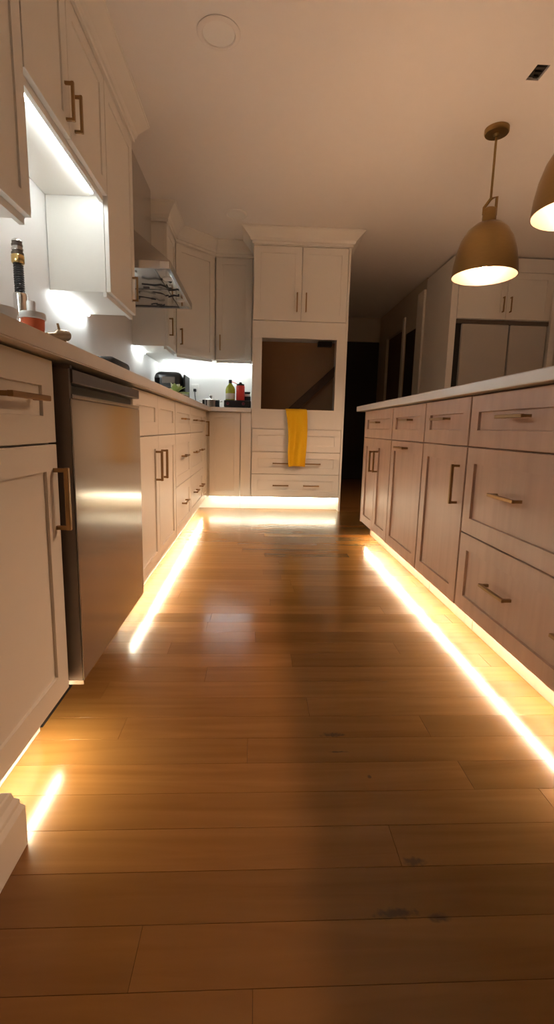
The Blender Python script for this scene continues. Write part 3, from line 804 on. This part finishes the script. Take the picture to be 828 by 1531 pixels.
# toaster
t = thing('toaster', 'low dark rounded toaster on the counter left of the hood', 'toaster', (-0.81, 2.62, ZCt))
bm = box(-0.90, -0.715, 2.46, 2.775, ZCt + 0.008, 1.092, bev=0.026, seg=4)
obj('body', bm, 'dark_brown', t, True)
for xx in (-0.85, -0.785):
    obj('slot', box(xx, xx + 0.022, 2.52, 2.715, 1.0912, 1.0932), 'black_matte', t)
obj('lever', box(-0.82, -0.79, 2.4455, 2.462, 1.00, 1.012, bev=0.002), 'black_plastic', t)
for xx, yy in ((-0.88, 2.49), (-0.745, 2.49), (-0.88, 2.735), (-0.745, 2.735)):
    obj('foot', box(xx, xx + 0.012, yy, yy + 0.012, ZCt, ZCt + 0.0085), 'black_matte', t)
# air fryer in the corner
t = thing('air_fryer', 'black rounded air fryer in the far corner of the counter', 'appliance', (-0.79, 4.47, ZCt))
bm = box(-0.925, -0.665, 4.34, 4.62, ZCt + 0.004, 1.235, bev=0.06, seg=5)
obj('body', bm, 'black_plastic', t, True)
obj('basket_front', box(-0.865, -0.705, 4.328, 4.345, ZCt + 0.03, 1.10, bev=0.006, seg=2), 'black_plastic', t, True)
obj('basket_handle', box(-0.80, -0.77, 4.275, 4.3275, 1.055, 1.080, bev=0.006, seg=2), 'black_plastic', t, True)
obj('display', box(-0.845, -0.73, 4.336, 4.3405, 1.13, 1.185, bev=0.001), 'steel_dark', t)
tag(obj('tray', box(-0.652, -0.636, 4.32, 4.60, ZCt, 1.205, bev=0.004), 'black_matte'), 'thin black tray standing upright against the air fryer', 'tray')
# leafy plant before it
t = thing('plant', 'small plant with pale green and white leaves before the air fryer', 'plant', (-0.70, 4.17, ZCt))
c = (-0.70, 4.17, ZCt)
obj('pot', lathe([(0, 0), (0.045, 0), (0.056, 0.088), (0.060, 0.092), (0.060, 0.102), (0.052, 0.102), (0.048, 0.092), (0, 0.092)], c, 24), 'dark_brown', t, True)
random.seed(11)
for k in range(22):
    a = k * 2.4; el = 0.15 + 1.25 * ((k * 7) % 22) / 22; L = 0.085 + 0.045 * random.random()
    d = Vector((math.cos(a) * math.cos(el), math.sin(a) * math.cos(el), math.sin(el))); s = Vector((-math.sin(a), math.cos(a), 0)); u = d.cross(s)
    p0 = Vector(c) + Vector((0, 0, 0.097)) + d * 0.012
    bm = bmesh.new(); top = []; low = []
    for q in range(6):
        tt = q / 5; wd = 0.025 * math.sin(math.pi * (0.12 + 0.85 * tt)); mid = p0 + d * (L * tt) + Vector((0, 0, -0.03 * tt * tt))
        top.append([bm.verts.new(mid - s * wd + Vector((0, 0, 0.004))), bm.verts.new(mid - u * 0.002), bm.verts.new(mid + s * wd + Vector((0, 0, 0.004)))])
        low.append([bm.verts.new(v.co - Vector((0, 0, 0.002))) for v in top[-1]])
    for A, C in zip(top, top[1:]):
        for i in range(2): bm.faces.new([A[i], A[i + 1], C[i + 1], C[i]])
    for A, C in zip(low, low[1:]):
        for i in range(2): bm.faces.new([A[i], A[i + 1], C[i + 1], C[i]])
    for i in range(5):
        for e in (0, 2): bm.faces.new([top[i][e], top[i + 1][e], low[i + 1][e], low[i][e]])
    obj('leaf', bm, 'leaf_white' if k % 3 == 0 else 'leaf_pale', t, True)
# outlet with plug and cord
t = thing('outlet', 'white wall outlet with a black plug and hanging cord, between air fryer and pot', 'outlet', (-0.615, YB, 1.06))
pl = obj('plate', box(-0.655, -0.580, YB - 0.006, YB - 0.0005, 1.055, 1.170, bev=0.002), 'white_plastic', t)
obj('plug', box(-0.632, -0.602, YB - 0.034, YB - 0.0065, 1.095, 1.125, bev=0.004), 'black_plastic', t, True)
obj('cord', tubeobj([(-0.617, YB - 0.03, 1.098), (-0.614, YB - 0.045, 1.06), (-0.606, YB - 0.04, 1.0), (-0.603, YB - 0.035, 0.94), (-0.62, YB - 0.05, 0.930), (-0.66, YB - 0.06, 0.930)], 0.0035, 8), 'black_plastic', t, True)
# pot
t = thing('cooking_pot', 'small shiny steel pot with a lid, on the end counter', 'pot', (-0.415, 4.40, ZCt))
c = (-0.415, 4.40, ZCt)
obj('pot_body', lathe([(0, 0.001), (0.074, 0.001), (0.080, 0.006), (0.081, 0.066), (0.084, 0.069), (0.078, 0.069), (0.076, 0.01), (0, 0.008)], c, 36), 'chrome', t, True)
ld = obj('lid', lathe([(0, 0.088), (0.030, 0.084), (0.060, 0.076), (0.080, 0.0695), (0.080, 0.0685), (0, 0.0685)], c, 36), 'steel_soft', t, True)
obj('knob', lathe([(0, 0.0885), (0.008, 0.0885), (0.008, 0.094), (0.014, 0.097), (0.014, 0.106), (0.010, 0.109), (0, 0.109)], c, 16), 'steel_soft', ld, True)
for k in (-1, 1):
    obj('handle', tubeobj([(c[0] + k * 0.079, c[1] - 0.025, ZCt + 0.055), (c[0] + k * 0.104, c[1] - 0.022, ZCt + 0.056), (c[0] + k * 0.104, c[1] + 0.022, ZCt + 0.056), (c[0] + k * 0.079, c[1] + 0.025, ZCt + 0.055)], 0.004, 8), 'chrome', t, True)
# portable cooktop box with knobs
t = thing('portable_cooktop', 'black portable cooktop with two knobs beside the oven tower', 'cooktop', (-0.17, 4.40, ZCt))
obj('body', box(-0.290, -0.048, 4.29, 4.52, ZCt + 0.006, 0.990, bev=0.006, seg=2), 'black_plastic', t, True)
for xx in (-0.255, -0.115):
    bm = tubeobj([(xx, 4.2895, 0.962), (xx, 4.276, 0.962)], [0.014, 0.012], 16)
    obj('knob', bm, 'knob_plastic', t, True)
obj('burner_plate', box(-0.285, -0.053, 4.305, 4.51, 0.9905, 0.9935), 'black_matte', t)
for xx in (-0.28, -0.07):
    for yy in (4.30, 4.49):
        obj('foot', box(xx, xx + 0.015, yy, yy + 0.015, ZCt, ZCt + 0.007), 'black_matte', t)
ztop = 0.994
t = thing('oil_bottle', 'green oil bottle with black cap and pale label, on the cooktop', 'bottle', (-0.236, 4.36, ztop))
c = (-0.236, 4.36, ztop)
obj('glass', lathe([(0, 0), (0.040, 0), (0.043, 0.004), (0.043, 0.095), (0.036, 0.118), (0.016, 0.142), (0.013, 0.150), (0, 0.150)], c, 28), 'green_liquid', t, True)
obj('label', lathe([(0.0435, 0.008), (0.0442, 0.010), (0.0442, 0.058), (0.0435, 0.060)], c, 28), 'label_paper', t, True)
obj('cap', lathe([(0, 0.1505), (0.015, 0.1505), (0.015, 0.178), (0.012, 0.181), (0, 0.181)], c, 20), 'black_plastic', t, True)
t = thing('red_bottle', 'red drinks bottle with dark lid beside the green oil bottle', 'bottle', (-0.145, 4.37, ztop))
c = (-0.145, 4.37, ztop)
obj('body', lathe([(0, 0), (0.036, 0), (0.039, 0.004), (0.039, 0.125), (0.036, 0.132), (0, 0.132)], c, 28), 'red_plastic', t, True)
ld = obj('lid', lathe([(0, 0.1325), (0.034, 0.1325), (0.034, 0.145), (0.014, 0.150), (0.010, 0.162), (0, 0.163)], c, 24), 'dark_brown', t, True)
obj('strap', tubeobj([(c[0] - 0.03, c[1], c[2] + 0.146), (c[0] - 0.055, c[1] - 0.01, c[2] + 0.156), (c[0] - 0.078, c[1] - 0.03, c[2] + 0.163)], 0.003, 8), 'red_plastic', ld, True)
t = thing('saucepan', 'small saucepan with a flat black handle, on the cooktop by the tower', 'pan', (-0.085, 4.43, ztop))
c = (-0.085, 4.43, ztop)
obj('pan', lathe([(0, 0), (0.030, 0), (0.032, 0.004), (0.033, 0.040), (0.030, 0.040), (0.028, 0.006), (0, 0.005)], c, 24), 'black_plastic', t, True)
obj('lid', lathe([(0, 0.0405), (0.033, 0.0405), (0.030, 0.062), (0, 0.064)], c, 24), 'white_plastic', t, True)
obj('handle', box(-0.112, -0.056, 4.42, 4.44, ztop + 0.0645, ztop + 0.083, bev=0.003), 'black_plastic', t)
